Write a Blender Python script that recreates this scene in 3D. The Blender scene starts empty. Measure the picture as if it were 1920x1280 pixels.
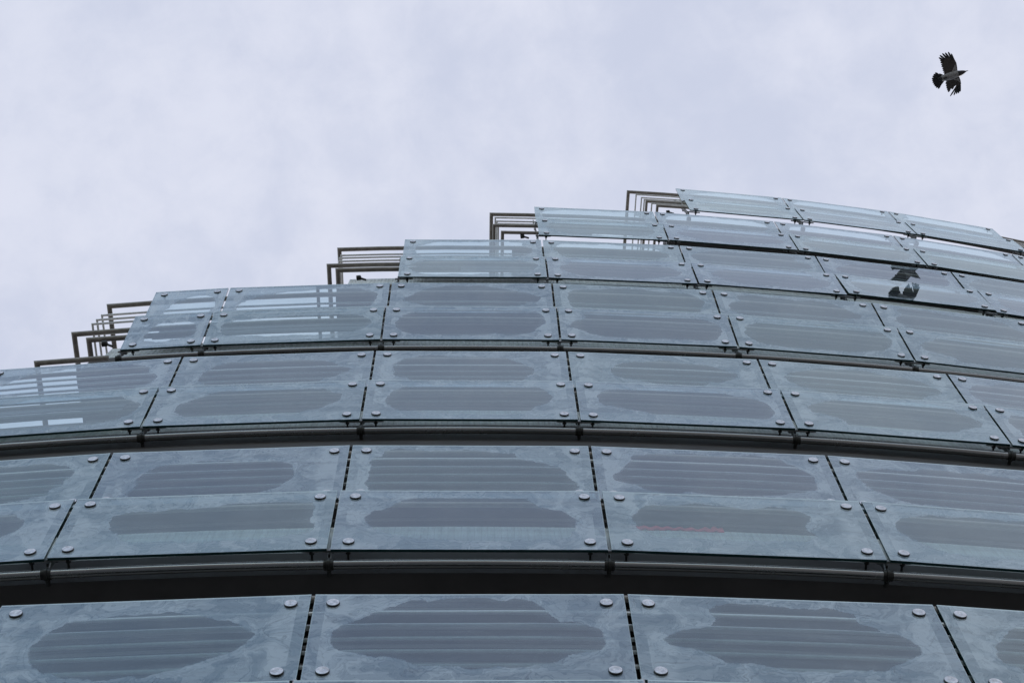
import bpy, math, random
from mathutils import Vector, Matrix
C = bpy.context.scene
col = C.collection
random.seed(7)

# ---------------------------------------------------------------- camera
PITCH, ROLL, FPX = 1.37077, 0.10891, 2995.93
EYE = 1.6
cd = bpy.data.cameras.new('camera'); cam = bpy.data.objects.new('camera', cd); col.objects.link(cam)
cd.sensor_width = 36; cd.lens = 36 * FPX / 1920; cd.clip_start = 0.1; cd.clip_end = 5000
cam.matrix_world = Matrix.Translation((0, 0, EYE)) @ Matrix.Rotation(math.pi / 2 + PITCH, 4, 'X') @ Matrix.Rotation(-ROLL, 4, 'Z')
C.camera = cam

# ---------------------------------------------------------------- world
SUN_EL, SUN_AZ = math.radians(36), math.radians(35)
sun_dir = Vector((math.sin(SUN_AZ) * math.cos(SUN_EL), math.cos(SUN_AZ) * math.cos(SUN_EL), math.sin(SUN_EL)))
W = bpy.data.worlds.new('World'); C.world = W; W.use_nodes = True
nt = W.node_tree; nt.nodes.clear()
def N(t, typ, **kw):
    n = t.nodes.new(typ)
    for k, val in kw.items():
        if k.startswith('i_'):
            key = k[2:]
            key = int(key) if key.isdigit() else key.replace('_', ' ')
            s = n.inputs[key]
            if isinstance(val, bpy.types.NodeSocket): t.links.new(val, s)
            else: s.default_value = val
        else: setattr(n, k, val)
    return n
def M(t, op, a, b=0.0, c=0.0, clamp=False):
    n = t.nodes.new('ShaderNodeMath'); n.operation = op; n.use_clamp = clamp
    for i, x in enumerate((a, b, c)):
        if isinstance(x, bpy.types.NodeSocket): t.links.new(x, n.inputs[i])
        else: n.inputs[i].default_value = x
    return n.outputs[0]
def MIX(t, fac, a, b, blend='MIX'):
    n = t.nodes.new('ShaderNodeMix'); n.data_type = 'RGBA'; n.blend_type = blend; n.clamp_factor = True
    for s, x in ((n.inputs[0], fac), (n.inputs[6], a), (n.inputs[7], b)):
        if isinstance(x, bpy.types.NodeSocket): t.links.new(x, s)
        else: s.default_value = x
    return n.outputs[2]
def RAMP(t, fac, lo, hi):
    n = N(t, 'ShaderNodeMapRange', interpolation_type='SMOOTHSTEP'); t.links.new(fac, n.inputs[0])
    n.inputs[1].default_value = lo; n.inputs[2].default_value = hi
    return n.outputs[0]
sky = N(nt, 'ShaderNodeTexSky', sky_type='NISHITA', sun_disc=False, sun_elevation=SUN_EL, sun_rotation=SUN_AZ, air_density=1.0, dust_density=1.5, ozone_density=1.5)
tc = N(nt, 'ShaderNodeTexCoord')
n1 = N(nt, 'ShaderNodeTexNoise', i_Vector=tc.outputs['Generated'], i_Scale=4.5, i_Detail=6.0, i_Roughness=0.55, i_Distortion=0.4)
n2 = N(nt, 'ShaderNodeTexNoise', i_Vector=tc.outputs['Generated'], i_Scale=24.0, i_Detail=8.0, i_Roughness=0.6, i_Distortion=0.2)
cl = M(nt, 'ADD', M(nt, 'MULTIPLY', n1.outputs[0], 0.62), M(nt, 'MULTIPLY', n2.outputs[0], 0.38))
cl = RAMP(nt, cl, 0.36, 0.64)
sep = N(nt, 'ShaderNodeSeparateXYZ', i_Vector=tc.outputs['Generated'])
toward = RAMP(nt, M(nt, 'ADD', sep.outputs[1], M(nt, 'MULTIPLY', sep.outputs[0], 0.5)), -1.0, 0.0)   # thicker cloud on the sun's side
cloudcol = MIX(nt, cl, (6.0, 6.45, 7.95, 1), (7.3, 7.6, 8.85, 1))
gain = N(nt, 'ShaderNodeVectorMath', operation='MULTIPLY', i_0=sky.outputs[0], i_1=(3.3, 3.1, 2.75))  # clear sky behind the camera, boosted out of view to brighten glass reflections
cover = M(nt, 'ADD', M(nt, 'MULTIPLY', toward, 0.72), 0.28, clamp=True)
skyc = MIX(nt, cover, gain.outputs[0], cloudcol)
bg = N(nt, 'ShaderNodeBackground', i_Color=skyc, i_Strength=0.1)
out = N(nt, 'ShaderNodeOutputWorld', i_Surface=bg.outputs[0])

sd = bpy.data.lights.new('sun', 'SUN'); so = bpy.data.objects.new('sun', sd); col.objects.link(so)
sd.energy = 2.0; sd.angle = math.radians(6); sd.color = (1.0, 0.95, 0.88)
so.rotation_euler = sun_dir.to_track_quat('Z', 'Y').to_euler()
C.view_settings.view_transform = 'Standard'; C.view_settings.look = 'None'
C.view_settings.exposure = 0.0; C.view_settings.gamma = 1.0; C.view_settings.use_curve_mapping = False
C.cycles.max_bounces = 10; C.cycles.transparent_max_bounces = 24; C.cycles.glossy_bounces = 5; C.cycles.diffuse_bounces = 4

# ---------------------------------------------------------------- the curved plan
PHI0, DPHI, AZC, DIST, Q2, Q3 = 0.097125, 0.037287, -0.114622, 55.9300, 0.00160, 0.01000
ZL = [[11.1088, 10.2475, 9.886, 8.9639, 8.936], [14.317, 13.5284, 13.1138, 12.1903, 12.1721], [17.617, 16.8744, 16.4024, 15.4761, 15.4498], [20.9085, 20.1785, 19.6721, 18.7503, 18.7022], [24.3101, 23.5938, 23.057, 22.1428, 22.1374], [27.6399, 26.9885, 26.3891, 25.5, 25.4671], [30.9042, 30.2827, 29.7185, 28.7667, 28.7314]]
RL = [[52.407, 52.2576, 52.3625, 52.2241, 52.1015], [52.5181, 52.3842, 52.4946, 52.3515, 52.2422], [52.6193, 52.4965, 52.5909, 52.4455, 52.3435], [52.7861, 52.6318, 52.7152, 52.5209, 52.4213], [52.8442, 52.7236, 52.7883, 52.6535, 52.5387], [52.9426, 52.8489, 52.9049, 52.7819, 52.6371], [52.987, 52.9092, 52.9378, 52.8397, 52.6815]]
OFF = [[-0.211, 0.02], [0.043, -0.1218], [-0.0411, -0.086], [-0.056, -0.0848], [-0.2432, 0.0238], [-0.1707, -0.0222], [0.679, 0.2709]]
CX, CY = DIST * math.sin(AZC), DIST * math.cos(AZC)
def ang(l, k): return PHI0 + k * DPHI + Q2 * k * k * .001 + Q3 * k ** 3 * .001 + OFF[l][0] * .01
def P(l, k, dr, dz):
    """point of storey l at joint coordinate k, dr outward of the storey's top glass edge, dz above it"""
    a = ang(l, k); R = RL[l][0] + dr
    return Vector((CX + OFF[l][1] + R * math.sin(a), CY - R * math.cos(a), ZL[l][0] + dz))

# ---------------------------------------------------------------- materials
def mat(name):
    m = bpy.data.materials.new(name); m.use_nodes = True; t = m.node_tree; t.nodes.clear()
    o = t.nodes.new('ShaderNodeOutputMaterial'); return m, t, o
def pbr(name, c, rough=0.5, metal=0.0, var=0.15, scale=6.0, bump=0.0, spec=0.5, streak=(1, 1, 1)):
    m, t, o = mat(name)
    tcn = N(t, 'ShaderNodeTexCoord'); mp = N(t, 'ShaderNodeMapping', i_Vector=tcn.outputs['Object'], i_Scale=streak)
    no = N(t, 'ShaderNodeTexNoise', i_Vector=mp.outputs[0], i_Scale=scale, i_Detail=6.0, i_Roughness=0.65)
    f = RAMP(t, no.outputs[0], 0.3, 0.7)
    cc = MIX(t, f, tuple(x * (1 - var) for x in c) + (1,), tuple(min(1, x * (1 + var)) for x in c) + (1,))
    b = N(t, 'ShaderNodeBsdfPrincipled', i_Base_Color=cc, i_Metallic=metal, i_Roughness=M(t, 'ADD', rough - .08, M(t, 'MULTIPLY', f, .16)))
    b.inputs['Specular IOR Level'].default_value = spec
    if bump:
        bu = N(t, 'ShaderNodeBump', i_Strength=bump, i_Distance=0.01, i_Height=no.outputs[0]); t.links.new(bu.outputs[0], b.inputs['Normal'])
    t.links.new(b.outputs[0], o.inputs[0]); return m
m_tube = pbr('bronze_tube', (0.36, 0.355, 0.345), 0.24, 0.9, 0.06, 1.5, 0.0, 0.5, (1, 1, 1))
m_rail = pbr('rail_paint', (0.30, 0.27, 0.23), 0.42, 0.3, 0.2, 12.0)
m_rod = pbr('rod_metal', (0.78, 0.77, 0.73), 0.4, 0.2, 0.1, 12.0)
m_dark = pbr('dark_steel', (0.05, 0.05, 0.045), 0.45, 0.5, 0.3, 20.0)
m_steel = pbr('stainless', (0.40, 0.40, 0.39), 0.35, 0.8, 0.2, 30.0)
m_bolt = pbr('bolt_metal', (0.74, 0.73, 0.74), 0.40, 0.55, 0.28, 38.0, 0.3)
m_trim = pbr('soffit_trim', (0.40, 0.40, 0.39), 0.6, 0, 0.1, 5.0)
m_plate = pbr('infill_metal', (0.17, 0.18, 0.19), 0.5, 0.3, 0.15, 5.0)
m_edge = pbr('slab_edge', (0.085, 0.08, 0.075), 0.7, 0, 0.15, 3.0, 0.2)
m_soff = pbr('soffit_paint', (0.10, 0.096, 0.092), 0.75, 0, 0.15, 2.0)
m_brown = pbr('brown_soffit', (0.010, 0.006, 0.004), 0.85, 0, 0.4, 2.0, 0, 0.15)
m_wall = pbr('wall_render', (0.30, 0.29, 0.28), 0.8, 0, 0.1, 2.0, 0.3)
m_pave = pbr('paving', (0.16, 0.155, 0.15), 0.85, 0, 0.2, 1.5, 0.3)
m_red = pbr('red_cloth', (0.9, 0.05, 0.09), 0.85, 0, 0.3, 14.0)
# white ribbed parapet
m, t, o = mat('ribbed_panel'); m_rib = m
uv = N(t, 'ShaderNodeUVMap'); sp = N(t, 'ShaderNodeSeparateXYZ', i_Vector=uv.outputs[0])
rib = M(t, 'ABSOLUTE', M(t, 'SINE', M(t, 'MULTIPLY', sp.outputs[0], 62.0)))
mp = N(t, 'ShaderNodeMapping', i_Vector=uv.outputs[0], i_Scale=(5.0, 0.8, 1.0))
no = N(t, 'ShaderNodeTexNoise', i_Vector=mp.outputs[0], i_Scale=3.0, i_Detail=6.0, i_Roughness=0.7)
cc = MIX(t, RAMP(t, no.outputs[0], 0.35, 0.7), (0.80, 0.83, 0.79, 1), (0.62, 0.65, 0.60, 1))
cc = MIX(t, M(t, 'MULTIPLY', RAMP(t, rib, 0.25, 0.0), 0.35), cc, (0.25, 0.25, 0.22, 1))
b = N(t, 'ShaderNodeBsdfPrincipled', i_Base_Color=cc, i_Roughness=0.6)
bu = N(t, 'ShaderNodeBump', i_Strength=0.5, i_Distance=0.01, i_Height=rib); t.links.new(bu.outputs[0], b.inputs['Normal'])
t.links.new(b.outputs[0], o.inputs[0])

# glass: a clear pane whose border is etched in a marbled pattern round a clear opening
def glass_material():
    m, t, o = mat('etched_glass')
    uv = N(t, 'ShaderNodeUVMap', uv_map='UVMap'); s = N(t, 'ShaderNodeSeparateXYZ', i_Vector=uv.outputs[0])
    sd_ = N(t, 'ShaderNodeUVMap', uv_map='seed'); q = N(t, 'ShaderNodeSeparateXYZ', i_Vector=sd_.outputs[0])
    u, v = s.outputs[0], s.outputs[1]; s1, s2 = q.outputs[0], q.outputs[1]
    # metric coordinates plus the pane's own offset
    mx = M(t, 'ADD', M(t, 'MULTIPLY', u, 1.95), M(t, 'MULTIPLY', s1, 57.0))
    my = M(t, 'ADD', M(t, 'MULTIPLY', v, 0.93), M(t, 'MULTIPLY', s2, 91.0))
    pos = N(t, 'ShaderNodeCombineXYZ', i_0=mx, i_1=my, i_2=M(t, 'MULTIPLY', s1, 13.0)).outputs[0]
    # opening: signed distance to its outline, stored on the pane, with a ragged edge
    at = N(t, 'ShaderNodeAttribute', attribute_name='opening')
    nb = N(t, 'ShaderNodeTexNoise', i_Vector=pos, i_Scale=3.2, i_Detail=2.0, i_Roughness=0.5, i_Distortion=0.4)
    nc = N(t, 'ShaderNodeTexNoise', i_Vector=pos, i_Scale=11.0, i_Detail=4.0, i_Roughness=0.6, i_Distortion=0.8)
    d = M(t, 'ADD', M(t, 'SUBTRACT', at.outputs['Fac'], 0.026), M(t, 'MULTIPLY', M(t, 'SUBTRACT', nb.outputs[0], 0.5), 0.17))
    d = M(t, 'ADD', d, M(t, 'MULTIPLY', M(t, 'SUBTRACT', nc.outputs[0], 0.5), 0.05))
    inside = RAMP(t, d, 0.006, -0.006)                       # 1 in the clear opening
    rim = M(t, 'MULTIPLY', RAMP(t, d, 0.0, 0.012), RAMP(t, d, 0.10, 0.02))
    # marbling: warped contour lines
    w1 = N(t, 'ShaderNodeTexNoise', i_Vector=pos, i_Scale=2.4, i_Detail=3.0, i_Roughness=0.6)
    wp = N(t, 'ShaderNodeVectorMath', operation='MULTIPLY_ADD', i_0=w1.outputs['Color'], i_1=(0.9, 0.5, 0.0), i_2=pos)
    w2 = N(t, 'ShaderNodeTexNoise', i_Vector=wp.outputs[0], i_Scale=3.0, i_Detail=9.0, i_Roughness=0.68, i_Distortion=1.2)
    cont = M(t, 'ABSOLUTE', M(t, 'SINE', M(t, 'MULTIPLY', w2.outputs[0], 34.0)))
    ring = M(t, 'ABSOLUTE', M(t, 'SINE', M(t, 'ADD', M(t, 'MULTIPLY', d, 75.0), M(t, 'MULTIPLY', w2.outputs[0], 14.0))))
    line = M(t, 'ADD', RAMP(t, cont, 0.5, 0.0), M(t, 'MULTIPLY', RAMP(t, ring, 0.4, 0.0), RAMP(t, d, 0.22, 0.0)), clamp=True)
    w3 = N(t, 'ShaderNodeTexVoronoi', feature='DISTANCE_TO_EDGE', i_Vector=wp.outputs[0], i_Scale=2.2)
    crack = M(t, 'MULTIPLY', RAMP(t, w3.outputs[0], 0.03, 0.0), RAMP(t, w1.outputs[0], 0.45, 0.6))
    # paler patches standing beside the opening, cut straight at the pane's side margin
    side = M(t, 'MULTIPLY', RAMP(t, M(t, 'ABSOLUTE', M(t, 'SUBTRACT', u, 0.5)), 0.36, 0.42), RAMP(t, M(t, 'ABSOLUTE', M(t, 'SUBTRACT', u, 0.5)), 0.463, 0.460))
    patch = M(t, 'MULTIPLY', side, RAMP(t, w1.outputs[0], 0.44, 0.58))
    cov = M(t, 'ADD', 0.60, M(t, 'MULTIPLY', RAMP(t, w2.outputs[0], 0.3, 0.72), 0.26))
    cov = M(t, 'SUBTRACT', cov, M(t, 'MULTIPLY', line, 0.16))
    cov = M(t, 'SUBTRACT', cov, M(t, 'MULTIPLY', crack, 0.25))
    cov = M(t, 'ADD', cov, M(t, 'MULTIPLY', patch, 0.18))
    cov = M(t, 'ADD', cov, M(t, 'MULTIPLY', rim, 0.10))
    cov = M(t, 'MULTIPLY', cov, M(t, 'SUBTRACT', 1.0, inside))
    # faint dust everywhere, streaked along the pane, thickened to paint the glass brighter
    mp = N(t, 'ShaderNodeMapping', i_Vector=pos, i_Scale=(0.5, 9.0, 1.0))
    du = N(t, 'ShaderNodeTexNoise', i_Vector=mp.outputs[0], i_Scale=2.0, i_Detail=6.0, i_Roughness=0.7)
    cov = M(t, 'ADD', cov, M(t, 'ADD', 0.035, M(t, 'MULTIPLY', RAMP(t, du.outputs[0], 0.33, 0.75), 0.20)), clamp=True)
    soft = M(t, 'MULTIPLY', RAMP(t, d, -0.09, 0.0), 0.10)                    # the film thins out inwards
    cov = M(t, 'ADD', cov, M(t, 'MULTIPLY', soft, inside), clamp=True)
    etched = MIX(t, M(t, 'ADD', RAMP(t, w2.outputs[0], 0.32, 0.68), M(t, 'SUBTRACT', M(t, 'MULTIPLY', patch, 0.6), M(t, 'MULTIPLY', line, 0.38)), clamp=True), (0.27, 0.36, 0.43, 1), (0.60, 0.68, 0.71, 1))
    # arris: light at the glass edge painted pale green, along top and sides
    ar = M(t, 'MAXIMUM', RAMP(t, v, 0.985, 0.990), M(t, 'MULTIPLY', RAMP(t, M(t, 'ABSOLUTE', M(t, 'SUBTRACT', u, 0.5)), 0.4965, 0.498), 0.6))
    cov = M(t, 'MAXIMUM', cov, ar); etched = MIX(t, ar, etched, (0.78, 0.92, 0.90, 1))
    dif = N(t, 'ShaderNodeBsdfDiffuse', i_Color=etched); tra = N(t, 'ShaderNodeBsdfTranslucent', i_Color=etched)
    dt = N(t, 'ShaderNodeMixShader', i_0=0.22, i_1=dif.outputs[0], i_2=tra.outputs[0])
    tr = N(t, 'ShaderNodeBsdfTransparent', i_Color=(0.70, 0.83, 0.86, 1))
    body = N(t, 'ShaderNodeMixShader', i_0=cov, i_1=tr.outputs[0], i_2=dt.outputs[0])
    coat = MIX(t, s1, (0.86, 0.985, 0.98, 1), (0.85, 0.93, 1.0, 1))
    gl = N(t, 'ShaderNodeBsdfGlossy', i_Color=coat, i_Roughness=0.012)
    wv = N(t, 'ShaderNodeTexNoise', i_Vector=pos, i_Scale=2.6, i_Detail=1.5)
    wb = N(t, 'ShaderNodeBump', i_Strength=1.0, i_Distance=0.00045, i_Height=wv.outputs[0]); t.links.new(wb.outputs[0], gl.inputs['Normal'])
    fr = N(t, 'ShaderNodeFresnel', i_IOR=1.78)
    f2 = M(t, 'DIVIDE', M(t, 'MULTIPLY', fr.outputs[0], 2.0), M(t, 'ADD', 1.0, fr.outputs[0]))
    f2 = M(t, 'MULTIPLY', f2, M(t, 'SUBTRACT', 1.0, M(t, 'MULTIPLY', cov, 0.25)))
    front = N(t, 'ShaderNodeMixShader', i_0=f2, i_1=body.outputs[0], i_2=gl.outputs[0])
    t.links.new(front.outputs[0], o.inputs[0])
    return m
m_glass = glass_material()
m, t, o = mat('glass_back'); m_gback = m
tr = N(t, 'ShaderNodeBsdfTransparent', i_Color=(0.97, 0.99, 0.985, 1)); t.links.new(tr.outputs[0], o.inputs[0])
m, t, o = mat('glass_rim'); m_grim = m
b = N(t, 'ShaderNodeBsdfPrincipled', i_Base_Color=(0.012, 0.05, 0.048, 1), i_Roughness=0.12); t.links.new(b.outputs[0], o.inputs[0])

# ---------------------------------------------------------------- mesh helpers
class MB:
    def __init__(s): s.v = []; s.f = []; s.m = []; s.uv = []
    def add(s, vs, fs, mi=0, uvs=None):
        b = len(s.v); s.v += [Vector(x) for x in vs]
        for i, f in enumerate(fs):
            s.f.append(tuple(b + j for j in f)); s.m.append(mi[i] if isinstance(mi, list) else mi)
            s.uv.append(uvs[i] if uvs else [(0, 0)] * len(f))
    def tube(s, pts, r, n=14, mi=0, cap=True):
        pts = [Vector(p) for p in pts]; rings = []
        up0 = None
        for i, p in enumerate(pts):
            if i == 0: d = (pts[1] - p).normalized(); sc = 1
            elif i == len(pts) - 1: d = (p - pts[i - 1]).normalized(); sc = 1
            else:
                a = (p - pts[i - 1]).normalized(); b_ = (pts[i + 1] - p).normalized(); d = (a + b_).normalized()
                sc = 1 / max(0.5, d.dot(a))
            ref = Vector((0, 0, 1)) if abs(d.z) < 0.9 else Vector((1, 0, 0))
            e1 = d.cross(ref).normalized(); e2 = e1.cross(d).normalized()
            rr = r[i] if isinstance(r, (list, tuple)) else r
            rings.append([p + e1 * (math.cos(2 * math.pi * j / n) * rr * sc) + e2 * (math.sin(2 * math.pi * j / n) * rr) for j in range(n)])
        vs = [x for R in rings for x in R]; fs = []
        for i in range(len(rings) - 1):
            for j in range(n): fs.append((i * n + j, i * n + (j + 1) % n, (i + 1) * n + (j + 1) % n, (i + 1) * n + j))
        if cap: fs.append(tuple(reversed(range(n)))); fs.append(tuple(range(len(vs) - n, len(vs))))
        s.add(vs, fs, mi)
    def box(s, c, ex, ey, ez, hx, hy, hz, mi=0):
        c = Vector(c); vs = [c + ex * (a * hx) + ey * (b_ * hy) + ez * (g * hz) for a in (-1, 1) for b_ in (-1, 1) for g in (-1, 1)]
        s.add(vs, [(0, 1, 3, 2), (4, 6, 7, 5), (0, 4, 5, 1), (2, 3, 7, 6), (0, 2, 6, 4), (1, 5, 7, 3)], mi)
    def build(s, name, mats, parent=None, smooth=False, seed=None):
        me = bpy.data.meshes.new(name); me.from_pydata([tuple(x) for x in s.v], [], s.f)
        for mm in (mats if isinstance(mats, list) else [mats]): me.materials.append(mm)
        for p, mi in zip(me.polygons, s.m): p.material_index = mi
        ul = me.uv_layers.new(name='UVMap'); i = 0
        for f in s.uv:
            for x in f: ul.data[i].uv = x; i += 1
        if seed:
            sl = me.uv_layers.new(name='seed')
            for d_ in sl.data: d_.uv = seed
        if smooth: me.shade_smooth(); me.set_sharp_from_angle(angle=math.radians(40))
        ob = bpy.data.objects.new(name, me); col.objects.link(ob)
        if parent: ob.parent = parent
        return ob
def empty(name, loc=(0, 0, 0)):
    o_ = bpy.data.objects.new(name, None); col.objects.link(o_); o_.location = loc; return o_
def frange(a, b, n): return [a + (b - a) * i / n for i in range(n + 1)]

# ---------------------------------------------------------------- ground
g = MB(); S = 1500
g.add([(-S, -S, 0), (S, -S, 0), (S, S, 0), (-S, S, 0)], [(0, 1, 2, 3)])
go = g.build('pavement', m_pave); go['kind'] = 'structure'

# ---------------------------------------------------------------- building
bld = empty('curved_building', (CX, CY - RL[0][0], 0))
bld['label'] = 'grey blue terraced building with a curved front of overlapping bolted glass panels'
bld['category'] = 'building'
base_inv = Vector(bld.location)
def attach(o_, parent=bld):
    o_.parent = parent; o_.matrix_parent_inverse = Matrix.Translation(parent_world(parent)).inverted(); return o_
def parent_world(p):
    return Vector(base_inv) if p is bld else Vector((0, 0, 0))
def part(mb, name, mats, smooth=False, seed=None):
    o_ = mb.build(name, mats, None, smooth, seed); attach(o_); return o_

# panes per storey: (k list), slab start, rails
KP = [[-2, -1, 0, 1, 2, 3, 4], [-3, -2, -1, 0, 1, 2, 3, 4], [-4, -3, -2, -1, 0, 1, 2, 3, 4, 5], [-1.46, -1, 0, 1, 2, 3, 4, 5],
      [0, 1, 2, 3, 4, 5, 6], [1, 2, 3, 4, 5, 6], [2, 3, 4, 5]]
SLAB0 = [-5.5, -5.5, -5.5, -1.68, -0.40, 0.80, 1.78]
KEND = 8.0

def bolt(center, nrm, parent):
    nrm = nrm.normalized(); ref = Vector((0, 0, 1)); e1 = nrm.cross(ref).normalized(); e2 = e1.cross(nrm)
    mb = MB(); n = 22; R = 0.042
    prof = [(R, 0.001), (R, 0.010), (R * .93, 0.0145), (R * .45, 0.017), (R * .40, 0.0155), (0.002, 0.0155)]
    vs = []; fs = []
    for (r, h) in prof:
        for j in range(n):
            a = 2 * math.pi * j / n; vs.append(center + e1 * (r * math.cos(a)) + e2 * (r * math.sin(a)) + nrm * h)
    for i in range(len(prof) - 1):
        for j in range(n): fs.append((i * n + j, i * n + (j + 1) % n, (i + 1) * n + (j + 1) % n, (i + 1) * n + j))
    fs.append(tuple(range((len(prof) - 1) * n, len(prof) * n)))
    mb.add(vs, fs, [1] * (2 * n) + [0] * (len(fs) - 2 * n))
    mb.tube([center - nrm * 0.013, center - nrm * 0.06], 0.014, 10, 1)
    ob = mb.build('bolt', [m_bolt, m_dark], None, True)
    ob.parent = parent
    return ob

# outlines of the clear openings seen in the nearest panes: (storey, row, joint) -> (u from the left, v from the top)
SHAPES = {
 (0, 0, -1): [(.165,.56),(.20,.44),(.27,.22),(.64,.20),(.74,.36),(.86,.5),(.71,.73),(.60,.85),(.41,.90),(.25,.83)],
 (0, 0, 0): [(.085,.6),(.085,.44),(.19,.36),(.265,.14),(.385,.09),(.63,.09),(.715,.13),(.75,.28),(.79,.36),(.88,.42),(.905,.57),(.88,.65),(.80,.70),(.75,.81),(.57,.85),(.36,.81),(.25,.72),(.11,.66)],
 (0, 0, 1): [(.08,.52),(.205,.38),(.265,.35),(.27,.11),(.38,.09),(.71,.15),(.72,.27),(.76,.37),(.855,.43),(.885,.55),(.825,.62),(.79,.71),(.755,.80),(.54,.82),(.30,.77),(.235,.65),(.14,.58)],
 (0, 0, 2): [(.12,.55),(.2,.3),(.3,.2),(.8,.2),(.9,.5),(.8,.8),(.3,.85),(.15,.7)],
 (1, 0, 0): [(.083,.28),(.14,.21),(.16,.11),(.675,.135),(.71,.26),(.795,.40),(.875,.46),(.90,.67),(.92,.84),(.85,.92),(.13,.92),(.10,.78),(.10,.5)],
 (1, 1, 0): [(.117,.50),(.135,.40),(.175,.36),(.245,.22),(.30,.16),(.70,.14),(.73,.22),(.79,.35),(.855,.40),(.87,.50),(.87,.64),(.83,.80),(.5,.84),(.25,.80),(.13,.6)],
 (1, 1, -1): [(.163,.5),(.18,.32),(.47,.28),(.65,.21),(.895,.2),(.91,.33),(.91,.62),(.90,.7),(.84,.71),(.79,.8),(.5,.80),(.27,.78),(.2,.6)],
 (1, 0, -1): [(.143,.8),(.155,.66),(.165,.5),(.25,.29),(.35,.26),(.615,.27),(.76,.33),(.775,.46),(.775,.6),(.735,.72),(.66,.82),(.6,.87),(.16,.87)],
 (1, 0, 1): [(.07,.62),(.145,.41),(.17,.28),(.18,.12),(.4,.10),(.78,.12),(.81,.2),(.87,.31),(.905,.43),(.905,.58),(.87,.68),(.79,.79),(.5,.84),(.24,.8),(.13,.68)],
 (1, 1, 1): [(.11,.5),(.13,.37),(.19,.23),(.54,.20),(.735,.24),(.77,.3),(.775,.36),(.73,.44),(.73,.55),(.76,.64),(.72,.72),(.4,.76),(.17,.74),(.115,.63)],
 (1, 0, 2): [(.1,.38),(.16,.25),(.35,.18),(.75,.2),(.88,.3),(.92,.6),(.8,.85),(.3,.85),(.12,.6)],
 (1, 1, 2): [(.1,.3),(.2,.2),(.8,.18),(.9,.5),(.8,.8),(.4,.85),(.2,.78),(.12,.55)],
 (1, 0, -2): [(.1,.5),(.3,.2),(.82,.15),(.88,.33),(.84,.6),(.80,.78),(.5,.9),(.2,.8)],
 (1, 1, -2): [(.1,.5),(.3,.2),(.78,.2),(.84,.35),(.80,.55),(.77,.7),(.5,.82),(.2,.8)],
 (2, 1, 0): [(.11,.55),(.13,.3),(.18,.15),(.5,.13),(.81,.17),(.88,.36),(.87,.6),(.79,.7),(.75,.82),(.5,.85),(.2,.8),(.12,.64)],
 (2, 0, 0): [(.105,.55),(.11,.33),(.18,.2),(.4,.17),(.69,.23),(.75,.4),(.84,.52),(.76,.7),(.72,.86),(.5,.92),(.27,.92),(.22,.8),(.12,.68)],
 (2, 0, -1): [(.13,.6),(.17,.38),(.3,.25),(.7,.2),(.83,.4),(.92,.5),(.75,.75),(.62,.9),(.2,.9)],
 (2, 1, -1): [(.12,.64),(.2,.4),(.33,.2),(.75,.18),(.92,.45),(.77,.68),(.66,.85),(.2,.82)],
 (2, 0, 1): [(.2,.5),(.27,.32),(.4,.22),(.65,.22),(.8,.35),(.87,.5),(.75,.7),(.55,.85),(.3,.72)],
 (2, 1, 1): [(.1,.45),(.14,.25),(.35,.14),(.78,.2),(.9,.45),(.93,.68),(.8,.86),(.5,.86),(.3,.72),(.15,.62)],
 (3, 0, -1.46): [(.3,.55),(.42,.32),(.82,.22),(.84,.6),(.8,.85),(.22,.85)],
 (3, 1, -1.46): [(.2,.75),(.35,.35),(.5,.28),(.8,.28),(.84,.5),(.8,.72),(.5,.82)],
 (3, 0, -1): [(.10,.52),(.3,.25),(.55,.18),(.9,.2),(.92,.6),(.86,.85),(.1,.88)],
 (3, 1, -1): [(.07,.55),(.1,.35),(.35,.25),(.85,.25),(.92,.45),(.88,.7),(.5,.78),(.12,.75)],
}
def sdf_poly(pts, w, h):
    for _ in range(1):                                          # round the corners
        q_ = []
        for i in range(len(pts)):
            a, b_ = pts[i], pts[(i + 1) % len(pts)]
            q_ += [(a[0] * .75 + b_[0] * .25, a[1] * .75 + b_[1] * .25), (a[0] * .25 + b_[0] * .75, a[1] * .25 + b_[1] * .75)]
        pts = q_
    return [(x * w, (1 - y) * h) for x, y in pts]
def random_shape(l):
    R_ = random.uniform; m = .085 + .01 * l * (l < 4)
    def side(kind):
        if kind == 0: return [(R_(.14, .22), R_(.13, .2)), (R_(.07, .10), R_(.3, .42)), (R_(.07, .10), R_(.55, .66)), (R_(.13, .2), R_(.8, .87))]
        if kind == 1: return [(R_(.25, .35), R_(.13, .2)), (R_(.15, .22), R_(.28, .36)), (R_(.06, .10), R_(.46, .58)), (R_(.18, .26), R_(.66, .75)), (R_(.26, .36), R_(.82, .88))]
        return [(R_(.16, .2), R_(.1, .15)), (R_(.15, .19), R_(.33, .4)), (R_(.07, .1), R_(.42, .5)), (R_(.08, .12), R_(.62, .7)), (R_(.22, .3), R_(.74, .86))]
    ks = (0, 0, 1, 2) if l >= 3 else (0, 1, 1, 2)
    L_ = side(random.choice(ks)); Rr = [(1 - x, y) for x, y in side(random.choice(ks))]
    return L_[::-1] + [(.5, R_(.10, .16))] + Rr + [(.5, R_(.84, .9))]
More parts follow.
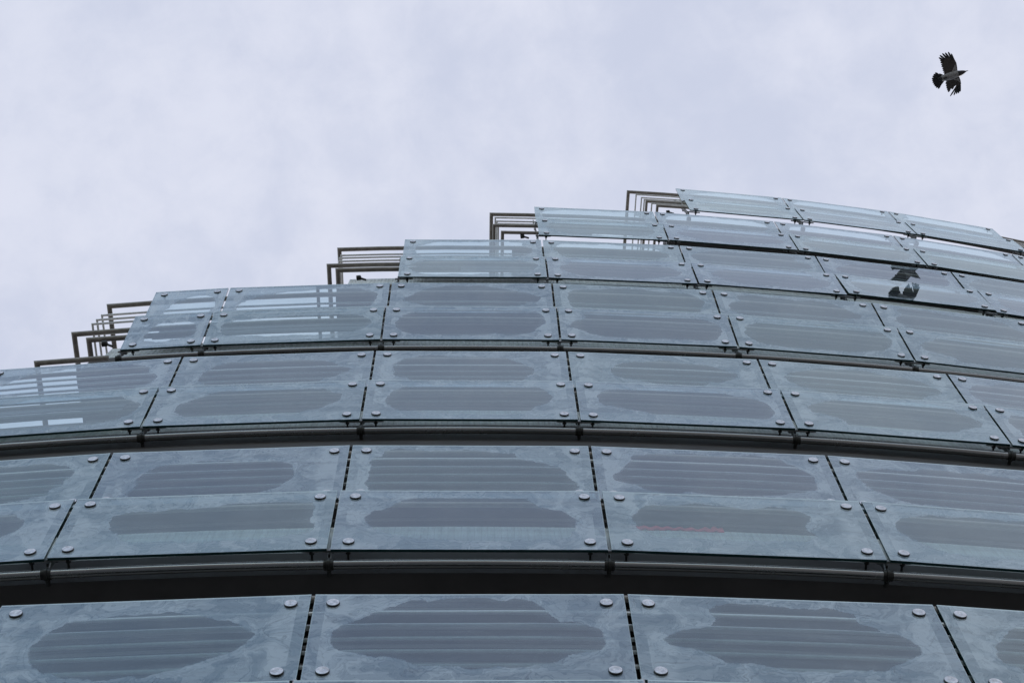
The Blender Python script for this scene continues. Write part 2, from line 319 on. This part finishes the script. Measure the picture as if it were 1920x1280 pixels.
def sdf(P_, u_, v_, w, h):
    x, y = u_ * w, v_ * h; best = 1e9; ins = False; n = len(P_); j = n - 1
    for i in range(n):
        ax_, ay_ = P_[j]; bx_, by_ = P_[i]; ex_, ey_ = bx_ - ax_, by_ - ay_; wx, wy = x - ax_, y - ay_
        tt = max(0.0, min(1.0, (wx * ex_ + wy * ey_) / (ex_ * ex_ + ey_ * ey_ + 1e-12)))
        dx, dy = wx - ex_ * tt, wy - ey_ * tt; d2 = dx * dx + dy * dy
        if d2 < best: best = d2
        if (ay_ > y) != (by_ > y) and x < ex_ * (y - ay_) / ey_ + ax_: ins = not ins
        j = i
    d_ = math.sqrt(best); return -d_ if ins else d_
def pane(l, k0, k1, rt, zt_, rb, zb, seed, lowb=0.105, shape=None):
    gk = 0.0065
    a0, a1 = k0 + gk, k1 - gk
    tl, tr_, bl, br = P(l, a0, rt, zt_), P(l, a1, rt, zt_), P(l, a0, rb, zb), P(l, a1, rb, zb)
    nrm = (tr_ - tl).cross(tl - bl).normalized()
    if nrm.y > 0: nrm = -nrm
    th = 0.021; off = nrm * th
    mb = MB(); wid = (tr_ - tl).length; hei = (tl - bl).length; nx_, ny_ = 60, 30
    F = [tl, tr_, br, bl]; B = [x - off for x in F]
    uvf = [(0, 1), (1, 1), (1, 0), (0, 0)]
    def q(a, b_, c, d): return (a, b_, c, d)
    vs = []; sdv = []; shape = sdf_poly(shape, wid, hei)
    for j in range(ny_ + 1):
        for i in range(nx_ + 1):
            u_, v_ = i / nx_, j / ny_
            vs.append(bl.lerp(br, u_).lerp(tl.lerp(tr_, u_), v_)); sdv.append(sdf(shape, u_, v_, wid, hei))
    W1 = nx_ + 1; fs = []; uvs = []
    for j in range(ny_):
        for i in range(nx_):
            c_ = [(i, j), (i + 1, j), (i + 1, j + 1), (i, j + 1)]
            fs.append(tuple(y * W1 + x for x, y in c_)); uvs.append([(x / nx_, y / ny_) for x, y in c_])
    mb.add(vs, fs, 0, uvs)
    mb.add(F + B, [(4, 5, 6, 7), (0, 1, 5, 4), (1, 2, 6, 5), (2, 3, 7, 6), (3, 0, 4, 7)], [1, 2, 2, 2, 2]); sdv += [1.0] * 8
    ob = part(mb, 'glass_panel', [m_glass, m_gback, m_grim], False, seed)
    at_ = ob.data.attributes.new('opening', 'FLOAT', 'POINT'); at_.data.foreach_set('value', sdv)
    w = (tr_ - tl).length; hgt = (tl - bl).length
    ex = (tr_ - tl).normalized(); ey = (tl - bl).normalized()
    for (bx, by) in ((0, 1), (1, 1), (0, 0), (1, 0)):
        c0 = (tl, bl)[1 - by] if bx == 0 else (tr_, br)[1 - by]
        c = c0 + ex * (0.118 if bx == 0 else -0.118) + ey * (-0.118 if by else lowb)
        bolt(c, nrm, ob)
    return ob, nrm

DR1, DZ1 = -0.150, -0.93
for l in range(7):
    R, Z = RL[l], ZL[l]
    slope = (R[1] - R[0]) / (Z[0] - Z[1])          # how far the pane leans back per metre
    slope2 = (R[3] - R[2]) / (Z[2] - Z[3])
    for i in range(len(KP[l]) - 1):
        k0, k1 = KP[l][i], KP[l][i + 1]
        rnd = lambda: (random.random(), random.random())
        s1, s2 = slope, slope2
        jt = random.uniform(-.004, .004)
        if l == 4 and k0 == 3: s1, s2, jt = -math.tan(math.radians(10.4)), -math.tan(math.radians(6.9)), 0
        pane(l, k0, k1, 0.0, 0.0, s1 * 0.945, -0.945, rnd(), 0.082, SHAPES.get((l, 0, k0)) or random_shape(l))
        zt2 = Z[2] - Z[0]; rt2 = R[2] - R[0]
        pane(l, k0, k1, rt2, zt2, rt2 + s2 * 0.925 + jt, zt2 - 0.925, rnd(), 0.105, SHAPES.get((l, 1, k0)) or random_shape(l))

def arc_strip(l, k0, k1, n, ring):
    """sweep a closed cross-section ring [(dr,dz)...] along the plan curve"""
    mb = MB(); ks = frange(k0, k1, n); m_ = len(ring); vs = []; fs = []; uvs = []
    for k in ks:
        for (dr, dz) in ring: vs.append(P(l, k, dr, dz))
    for i in range(n):
        for j in range(m_):
            j2 = (j + 1) % m_
            fs.append((i * m_ + j, (i + 1) * m_ + j, (i + 1) * m_ + j2, i * m_ + j2))
            ua, ub = ks[i] * 1.957, ks[i + 1] * 1.957
            uvs.append([(ua, ring[j][1]), (ub, ring[j][1]), (ub, ring[j2][1]), (ua, ring[j2][1])])
    fs.append(tuple(range(m_))); uvs.append([(0, 0)] * m_)
    fs.append(tuple(reversed(range(n * m_, (n + 1) * m_)))); uvs.append([(0, 0)] * m_)
    mb.add(vs, fs, 0, uvs); return mb

SH = [RL[l][3] - RL[l][0] + .17 for l in range(7)]
SOFF = [-2.12, -2.12, -2.40, -2.40, -2.40, -2.62, -2.60]
for l in range(7):
    k0 = SLAB0[l]; n = int((KEND - k0) * 4)
    bot = SOFF[l]; top = -1.66 if l < 5 else bot + 0.25
    h_ = SH[l]
    # slab edge beam, then the soffit behind it
    part(arc_strip(l, k0, KEND, n, [(-0.355 + h_, bot), (-0.355 + h_, top), (-0.52 + h_, top), (-0.52 + h_, bot)]), 'slab_edge', m_edge)
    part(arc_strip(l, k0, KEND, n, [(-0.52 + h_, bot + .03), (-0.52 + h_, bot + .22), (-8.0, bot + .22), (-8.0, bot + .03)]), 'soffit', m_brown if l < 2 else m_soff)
    if l >= 1:                                                   # pale joint trims of the boarded soffit
        tm = MB()
        for q in range(9):
            r0 = -0.62 + h_ - .135 * q
            st_ = arc_strip(l, k0 + .02, KEND, n // 2, [(r0, bot + .03), (r0, bot + .018), (r0 - .022, bot + .018), (r0 - .022, bot + .03)])
            tm.add(st_.v, st_.f, 0)
        part(tm, 'soffit_trim', m_trim)
    if l < 5:
        part(arc_strip(l, k0 + .04, KEND, n, [(-0.375 + h_, top + .002), (-0.375 + h_, -1.02), (-0.405 + h_, -1.02), (-0.405 + h_, top + .002)]), 'parapet_panel', m_rib)
    # rear wall of the balcony up to the slab above
    if l < 6:
        ztop = ZL[l + 1][0] - ZL[l][0] + SOFF[l + 1]
        kk = max(k0, SLAB0[l + 1]) + .25
        part(arc_strip(l, kk, KEND, n, [(-1.9, bot + .23), (-1.9, ztop), (-2.1, ztop), (-2.1, bot + .23)]), 'wall', m_wall)
# the storeys below the frame
part(arc_strip(0, -5.5, KEND, 40, [(-1.9, -ZL[0][0]), (-1.9, SOFF[0]), (-2.1, SOFF[0]), (-2.1, -ZL[0][0])]), 'wall', m_wall)
# roof canopy over the top terrace
part(arc_strip(6, 2.12, 5.6, 20, [(-0.22, 0.90), (-0.22, 1.0), (-0.46, 1.0), (-0.46, 0.90)]), 'roof_canopy', m_soff)

# rail tubes just under the glass, one length per bay
for l in range(7):
    r4, z4 = RL[l][4] - RL[l][0], ZL[l][4] - ZL[l][0]
    if l == 0: r4, z4 = -0.28, -2.15
    ks = KP[l]
    lo = {0: -3, 1: -4, 2: -5}.get(l)
    joints = ([lo] if lo is not None else []) + ks
    for i in range(len(joints) - 1):
        if l >= 5: continue
        a, b_ = joints[i] + .018, joints[i + 1] - .018
        part((lambda mb: (mb.tube([P(l, k, r4, z4) for k in frange(a, b_, 5)], 0.033, 18), mb)[1])(MB()), 'rail_tube', m_tube, True)

# railings: (dz, radius, corner k, dr)
RAILS = {
    0: (-5.5, [(0.40, .024, 0), (0.14, .013, 0), (-0.08, .013, 0), (-0.30, .013, 0), (-0.50, .013, 0), (-0.72, .013, 0), (-1.08, .022, 0)]),
    1: (-5.5, [(0.40, .024, 0), (0.20, .013, 0), (-0.05, .013, 0), (-0.27, .013, 0), (-0.50, .013, 0), (-0.75, .013, 0), (-1.08, .022, 0)]),
    2: (-5.5, [(0.40, .024, 0), (0.10, .013, 0), (-0.18, .013, 0), (-0.44, .013, 0), (-0.72, .013, 0), (-1.08, .022, 0), (-1.51, .022, 0)]),
    3: (0, [(0.30, .031, -1.79), (-0.35, .0135, -1.76), (-0.65, .0135, -1.755), (-0.92, .0135, -1.75), (-1.18, .031, -1.83), (-1.62, .031, -1.69), (-2.50, .030, -1.87)]),
    4: (0, [(0.40, .031, -.49), (-0.21, .0135, -.45), (-0.47, .0135, -.45), (-0.78, .0135, -.44), (-1.08, .031, -.50), (-1.51, .031, -.42), (-2.30, .022, -.52)]),
    5: (0, [(0.35, .031, .655), (-0.10, .0135, .685), (-0.55, .0135, .695), (-0.88, .0135, .705), (-1.15, .026, .67), (-1.95, .026, .73)]),
    6: (0, [(0.60, .031, 1.60), (0.20, .0135, 1.655), (-0.30, .0135, 1.68), (-0.60, .0135, 1.69), (-0.90, .024, 1.695), (-1.30, .0135, 1.72), (-1.65, .024, 1.75)]),
}
for l, (kdef, rails) in RAILS.items():
    for (dz, r, kc) in rails:
        if l < 3: kc = kdef
        dr = (-0.18 + (SH[l] * .6 if dz < -1 else 0)) if dz > -2.0 else -0.285
        kend = 6.6 if not (dz < -2.0) else KP[l][0] - .02
        if l >= 3 and -2 < dz < -1.4: kend = KP[l][0] + .42
        pts = [P(l, kc, -1.7, dz), P(l, kc, dr, dz)] + [P(l, k, dr, dz) for k in frange(kc + .3, kend, max(1, int((kend - kc) * 2)))]
        if dz < -2.0: pts = [P(l, kc, -1.7, dz), P(l, kc, dr, dz), P(l, kend, dr, dz)]
        mb = MB(); mb.tube(pts, r, 12); part(mb, 'railing_bar', m_rod if r < .02 else m_rail, True)
    if l >= 3:
        # inner newel posts where the bars turn, and the dark knob on the floor rail
        kn = rails[0][2] + .06
        c = P(l, kn + .17, -0.23, -1.95)
        mb = MB(); n = 12; rad = 0.034
        mb.tube([c + Vector((-.034, 0, 0)), c + Vector((-.031, 0, 0)), c + Vector((.022, 0, 0)), c + Vector((.032, 0, 0))], [.014, .034, .034, .014], 14)
        mb.tube([c, c + Vector((.09, .03, -.05))], .014, 8)
        part(mb, 'spotlight', m_dark, True)

# infill plates of the railing behind the lower glass row
for l in (2, 3, 4, 5):
    ka = KP[l][0] + .10; kz = {2: -1.2, 3: -.01, 4: .99, 5: 1.99}[l]
    for (za, zb_) in ((-1.06, -0.82), (-1.36, -1.12)):
        q0 = -0.235 + SH[l] * .9
        part(arc_strip(l, ka, kz, max(2, int((kz - ka) * 3)), [(q0, za), (q0, zb_), (q0 - .012, zb_), (q0 - .012, za)]), 'infill_plate', m_plate)

# joint posts and spider brackets
for l in range(7):
    for k in KP[l]:
        e0 = (P(l, k + .05, 0, 0) - P(l, k - .05, 0, 0)).normalized(); er = (P(l, k, 0, 0) - P(l, k, -1, 0)).normalized(); ez = Vector((0, 0, 1))
        slope = (RL[l][1] - RL[l][0]) / (ZL[l][0] - ZL[l][1])
        mb = MB()
        # flat post behind the joint, notched in three lengths
        for (z0, z1) in ((-0.06, -0.62), (-0.66, -1.25), (-1.29, -2.10)):
            mb.box(P(l, k, -0.245 + SH[l], (z0 + z1) / 2), e0, er, ez, .007, .026, abs(z1 - z0) / 2)
        for zc in (-0.3, -0.8, -1.35, -1.85): mb.box(P(l, k, -0.27 + SH[l], zc), e0, er, ez, .011, .018, .03)
        part(mb, 'post', m_dark)
        mb = MB()
        # spider bar: slim upright plate joining the two spindles
        zc = ZL[l][3] - ZL[l][0] + .095; rc = RL[l][3] - RL[l][0] - .045; n = 16; top = []
        first = (k == KP[l][0] and l >= 3)
        for j in range(n):
            a = 2 * math.pi * j / n
            xx = math.copysign(abs(math.cos(a)) ** .6, math.cos(a)) * 0.20; yy = math.sin(a) * 0.024
            if first and xx < -.03: xx = -.03
            top.append((xx, yy))
        vs = [P(l, k, rc, zc) + e0 * x + ez * y + er * h for h in (-.009, .009) for (x, y) in top]
        fs = [tuple(range(n)), tuple(reversed(range(n, 2 * n)))] + [(j, n + j, n + (j + 1) % n, (j + 1) % n) for j in range(n)]
        mb.add(vs, fs, 1)
        for sx in ([1] if first else [-1, 1]):
            c = P(l, k, rc, zc) + e0 * (sx * .127)
            mb.tube([c + er * .05, c + er * .012, c + er * .011, c - er * .011, c - er * .012, c - er * .026, c - er * .028, c - er * .075], [.013, .013, .024, .024, .018, .018, .009, .008], 12, 0)
        cb_ = MB(); cb_.box(P(l, k, -0.13, -1.13), e0, er, ez, .010, .03, .05); part(cb_, 'glass_clip', m_steel)
        # fin from the bar down to a clamp round the tube
        r4, z4 = (RL[l][4] - RL[l][0], ZL[l][4] - ZL[l][0]) if l else (-.28, -2.15)
        p0, p1 = P(l, k, rc - .01, zc - .01), P(l, k, r4, z4)
        mb.tube([p0, p1], .013, 8, 1)
        mb.tube([p1 - e0 * .010, p1 + e0 * .010], .048, 18, 0)
        mb.tube([p1 - e0 * .034, p1 - e0 * .012], .040, 18, 0); mb.tube([p1 + e0 * .012, p1 + e0 * .034], .040, 18, 0)
        mb.tube([p1, P(l, k, r4 - .09, z4 + .02)], .016, 8, 0)
        part(mb, 'spider_bracket', [m_dark, m_steel], True)

# ---------------------------------------------------------------- red cloth over the parapet, storey 1
mb = MB(); nx, nz = 60, 6; vs = []; fs = []
for side_ in (0, 1):
    for i in range(nx + 1):
        u_ = i / nx; k = 1.13 + .37 * u_
        hang = 0.026 + 0.006 * math.sin(u_ * 9)
        rise = 0.018 + 0.022 * abs(math.sin(u_ * 2.4 + 1.3)) + (0.05 * abs(math.sin(u_ * 40)) if u_ > .78 else 0.006 * math.sin(u_ * 23))
        for j in range(nz + 1):
            v_ = j / nz
            vs.append(P(1, k, -0.360 + .006 * math.sin(u_ * 50) - .012 * side_, -1.02 + rise - (hang + rise) * v_))
m2 = nz + 1; off2 = (nx + 1) * m2
for i in range(nx):
    for j in range(nz):
        a = i * m2 + j; fs.append((a, a + m2, a + m2 + 1, a + 1)); fs.append((off2 + a, off2 + a + 1, off2 + a + m2 + 1, off2 + a + m2))
for i in range(nx):
    for j in (0, nz):
        a = i * m2 + j; fs.append((a, a + m2, off2 + a + m2, off2 + a))
mb.add(vs, fs, 0)
cl_ = mb.build('red_cloth', m_red, None, True)
cl_['label'] = 'crumpled red cloth hanging over a balcony parapet behind the glass'; cl_['category'] = 'cloth'

# ---------------------------------------------------------------- crow
cr = cam.matrix_world.to_3x3()
def flat(v_): return Vector((v_.x, v_.y, 0)).normalized()
e_r = flat(cr @ Vector((1, 0, 0))); e_d = flat(cr @ Vector((0, -1, 0)))
TB = 29.0
CROW = Vector((8.03, 1.83, 27.83 + EYE))
m_cb = pbr('crow_black', (0.014, 0.013, 0.015), 0.5, 0, 0.4, 40.0)
m_cw = pbr('crow_wing', (0.055, 0.043, 0.038), 0.5, 0, 0.5, 30.0, 0.0, 0.5, (1, 5, 1))
m_cg = pbr('crow_grey', (0.29, 0.275, 0.265), 0.7, 0, 0.35, 30.0)
SC = TB / FPX / 9.84
def cp(x, y, h=0.0): return CROW + e_r * ((x - 758) * SC) + e_d * ((y - 718) * SC) + Vector((0, 0, h))
cm = MB()
# body, loft from rump to beak
st = [(535, 775, 10, 1), (560, 772, 30, 1), (610, 762, 46, 0), (680, 745, 60, 0), (760, 722, 68, 0), (830, 700, 66, 0), (875, 685, 62, 0), (890, 682, 60, 1), (930, 672, 50, 1), (975, 657, 38, 1), (1008, 646, 25, 1), (1032, 638, 11, 1), (1058, 629, 6, 1), (1080, 620, 1.5, 1)]
n = 16; vs = []; fs = []; mi = []
ax = (cp(1080, 620) - cp(535, 775)).normalized(); sd3 = ax.cross(Vector((0, 0, 1))).normalized()
for (x, y, w, mm) in st:
    for j in range(n):
        a = 2 * math.pi * j / n; vs.append(cp(x, y) + sd3 * (w * SC * math.cos(a)) + Vector((0, 0, w * SC * 0.95 * math.sin(a))))
for i in range(len(st) - 1):
    for j in range(n): fs.append((i * n + j, i * n + (j + 1) % n, (i + 1) * n + (j + 1) % n, (i + 1) * n + j)); mi.append(2 if st[i][3] == 0 else 0)
fs.append(tuple(reversed(range(n)))); mi.append(0); fs.append(tuple(range((len(st) - 1) * n, len(st) * n))); mi.append(0)
cm.add(vs, fs, mi)
def plate(pts, h, mi_, th=0.008, hf=None):
    hf = hf or (lambda x, y: 0)
    k = len(pts); a = [cp(x, y, h + hf(x, y)) for x, y in pts]; b = [p + Vector((0, 0, th)) for p in a]
    cm.add(a + b, [tuple(range(k)), tuple(reversed(range(k, 2 * k)))] + [(i, k + i, k + (i + 1) % k, (i + 1) % k) for i in range(k)], mi_)
def feather(x0, y0, x1, y1, w0, w1, h, mi_, hf):
    d = Vector((x1 - x0, y1 - y0)); L_ = d.length; d /= L_; nn = Vector((-d.y, d.x)); pts = []
    prof = [(0, w0), (.45, w0 * .95), (.8, (w0 + w1) * .5), (.95, w1 * .7)]
    for t_, w in prof: pts.append((x0 + d.x * L_ * t_ + nn.x * w, y0 + d.y * L_ * t_ + nn.y * w))
    pts.append((x1, y1))
    for t_, w in reversed(prof): pts.append((x0 + d.x * L_ * t_ - nn.x * w, y0 + d.y * L_ * t_ - nn.y * w))
    plate(pts, h, mi_, 0.004, hf)
hu = lambda x, y: max(0, (690 - y)) * SC * 0.25
hl = lambda x, y: max(0, (y - 780)) * SC * 0.45
# near wing (towards the top)
plate([(893, 660), (884, 560), (872, 490), (838, 425), (800, 385), (752, 400), (700, 415), (655, 432), (640, 520), (655, 600), (668, 700), (760, 712)], 0.0, 1, .0135, hu)
for i, (tx, ty, bx, by, w) in enumerate([(783, 332, 822, 430, 11), (728, 303, 805, 440, 13), (675, 316, 780, 450, 14), (624, 327, 755, 460, 14), (579, 360, 735, 475, 14), (561, 400, 715, 490, 14),
        (583, 447, 720, 500, 18), (590, 482, 730, 520, 20), (603, 522, 740, 545, 20), (607, 552, 745, 570, 20), (622, 588, 750, 600, 20), (628, 620, 755, 625, 20), (640, 655, 760, 650, 18), (652, 684, 765, 672, 16)]):
    w *= 1.4 if i < 6 else 1
    feather(bx, by, tx, ty, w, w * .7, -0.002 + 0.0035 * i / 3, (0 if i < 6 else 1), hu)
plate([(790, 650), (812, 590), (850, 512), (862, 560), (880, 640), (830, 668)], -0.006, 2, .004, hu)
# far wing (towards the bottom), hand swept back
plate([(700, 790), (722, 880), (750, 935), (800, 950), (850, 915), (893, 880), (905, 930), (968, 930), (972, 850), (950, 790), (925, 735), (800, 750)], 0.0, 1, .0135, hl)
for i, (tx, ty, bx, by, w) in enumerate([(984, 997, 958, 880, 12), (960, 1027, 945, 880, 13), (926, 1040, 932, 880, 13), (884, 1063, 920, 885, 12), (822, 1080, 912, 880, 11), (775, 1004, 800, 880, 24), (757, 975, 780, 860, 22), (740, 940, 760, 850, 22), (722, 900, 745, 840, 20), (705, 860, 730, 800, 18), (835, 955, 850, 860, 22)]):
    w *= 1.35 if i < 5 else 1
    feather(bx, by, tx, ty, w, w * .7, -0.002 + 0.003 * i / 3, (0 if i < 5 else 1), hl)
plate([(800, 775), (860, 768), (925, 755), (952, 830), (900, 800)], -0.005, 2, .004, hl)
# tail fan
for i, (tx, ty) in enumerate([(492, 660), (466, 690), (448, 722), (438, 764), (446, 798), (456, 834), (476, 868), (500, 898), (528, 925), (566, 943)]):
    feather(640, 765, tx, ty, 22, 20, 0.002 + .002 * (i % 2) + .001 * i, 0, None or (lambda x, y: 0))
plate([(575, 672), (650, 700), (680, 760), (655, 825), (600, 900), (520, 800)], 0.012, 0, .006)
# feet tucked under the belly
for yy in (735, 752):
    cm.tube([cp(690, yy, -.055), cp(660, yy + 8, -.062), cp(635, yy + 14, -.05)], .006, 8, 0)
cb = cm.build('crow', [m_cb, m_cw, m_cg], None, False)
cb['label'] = 'grey and black crow flying with spread wings in the cloudy sky'; cb['category'] = 'bird'
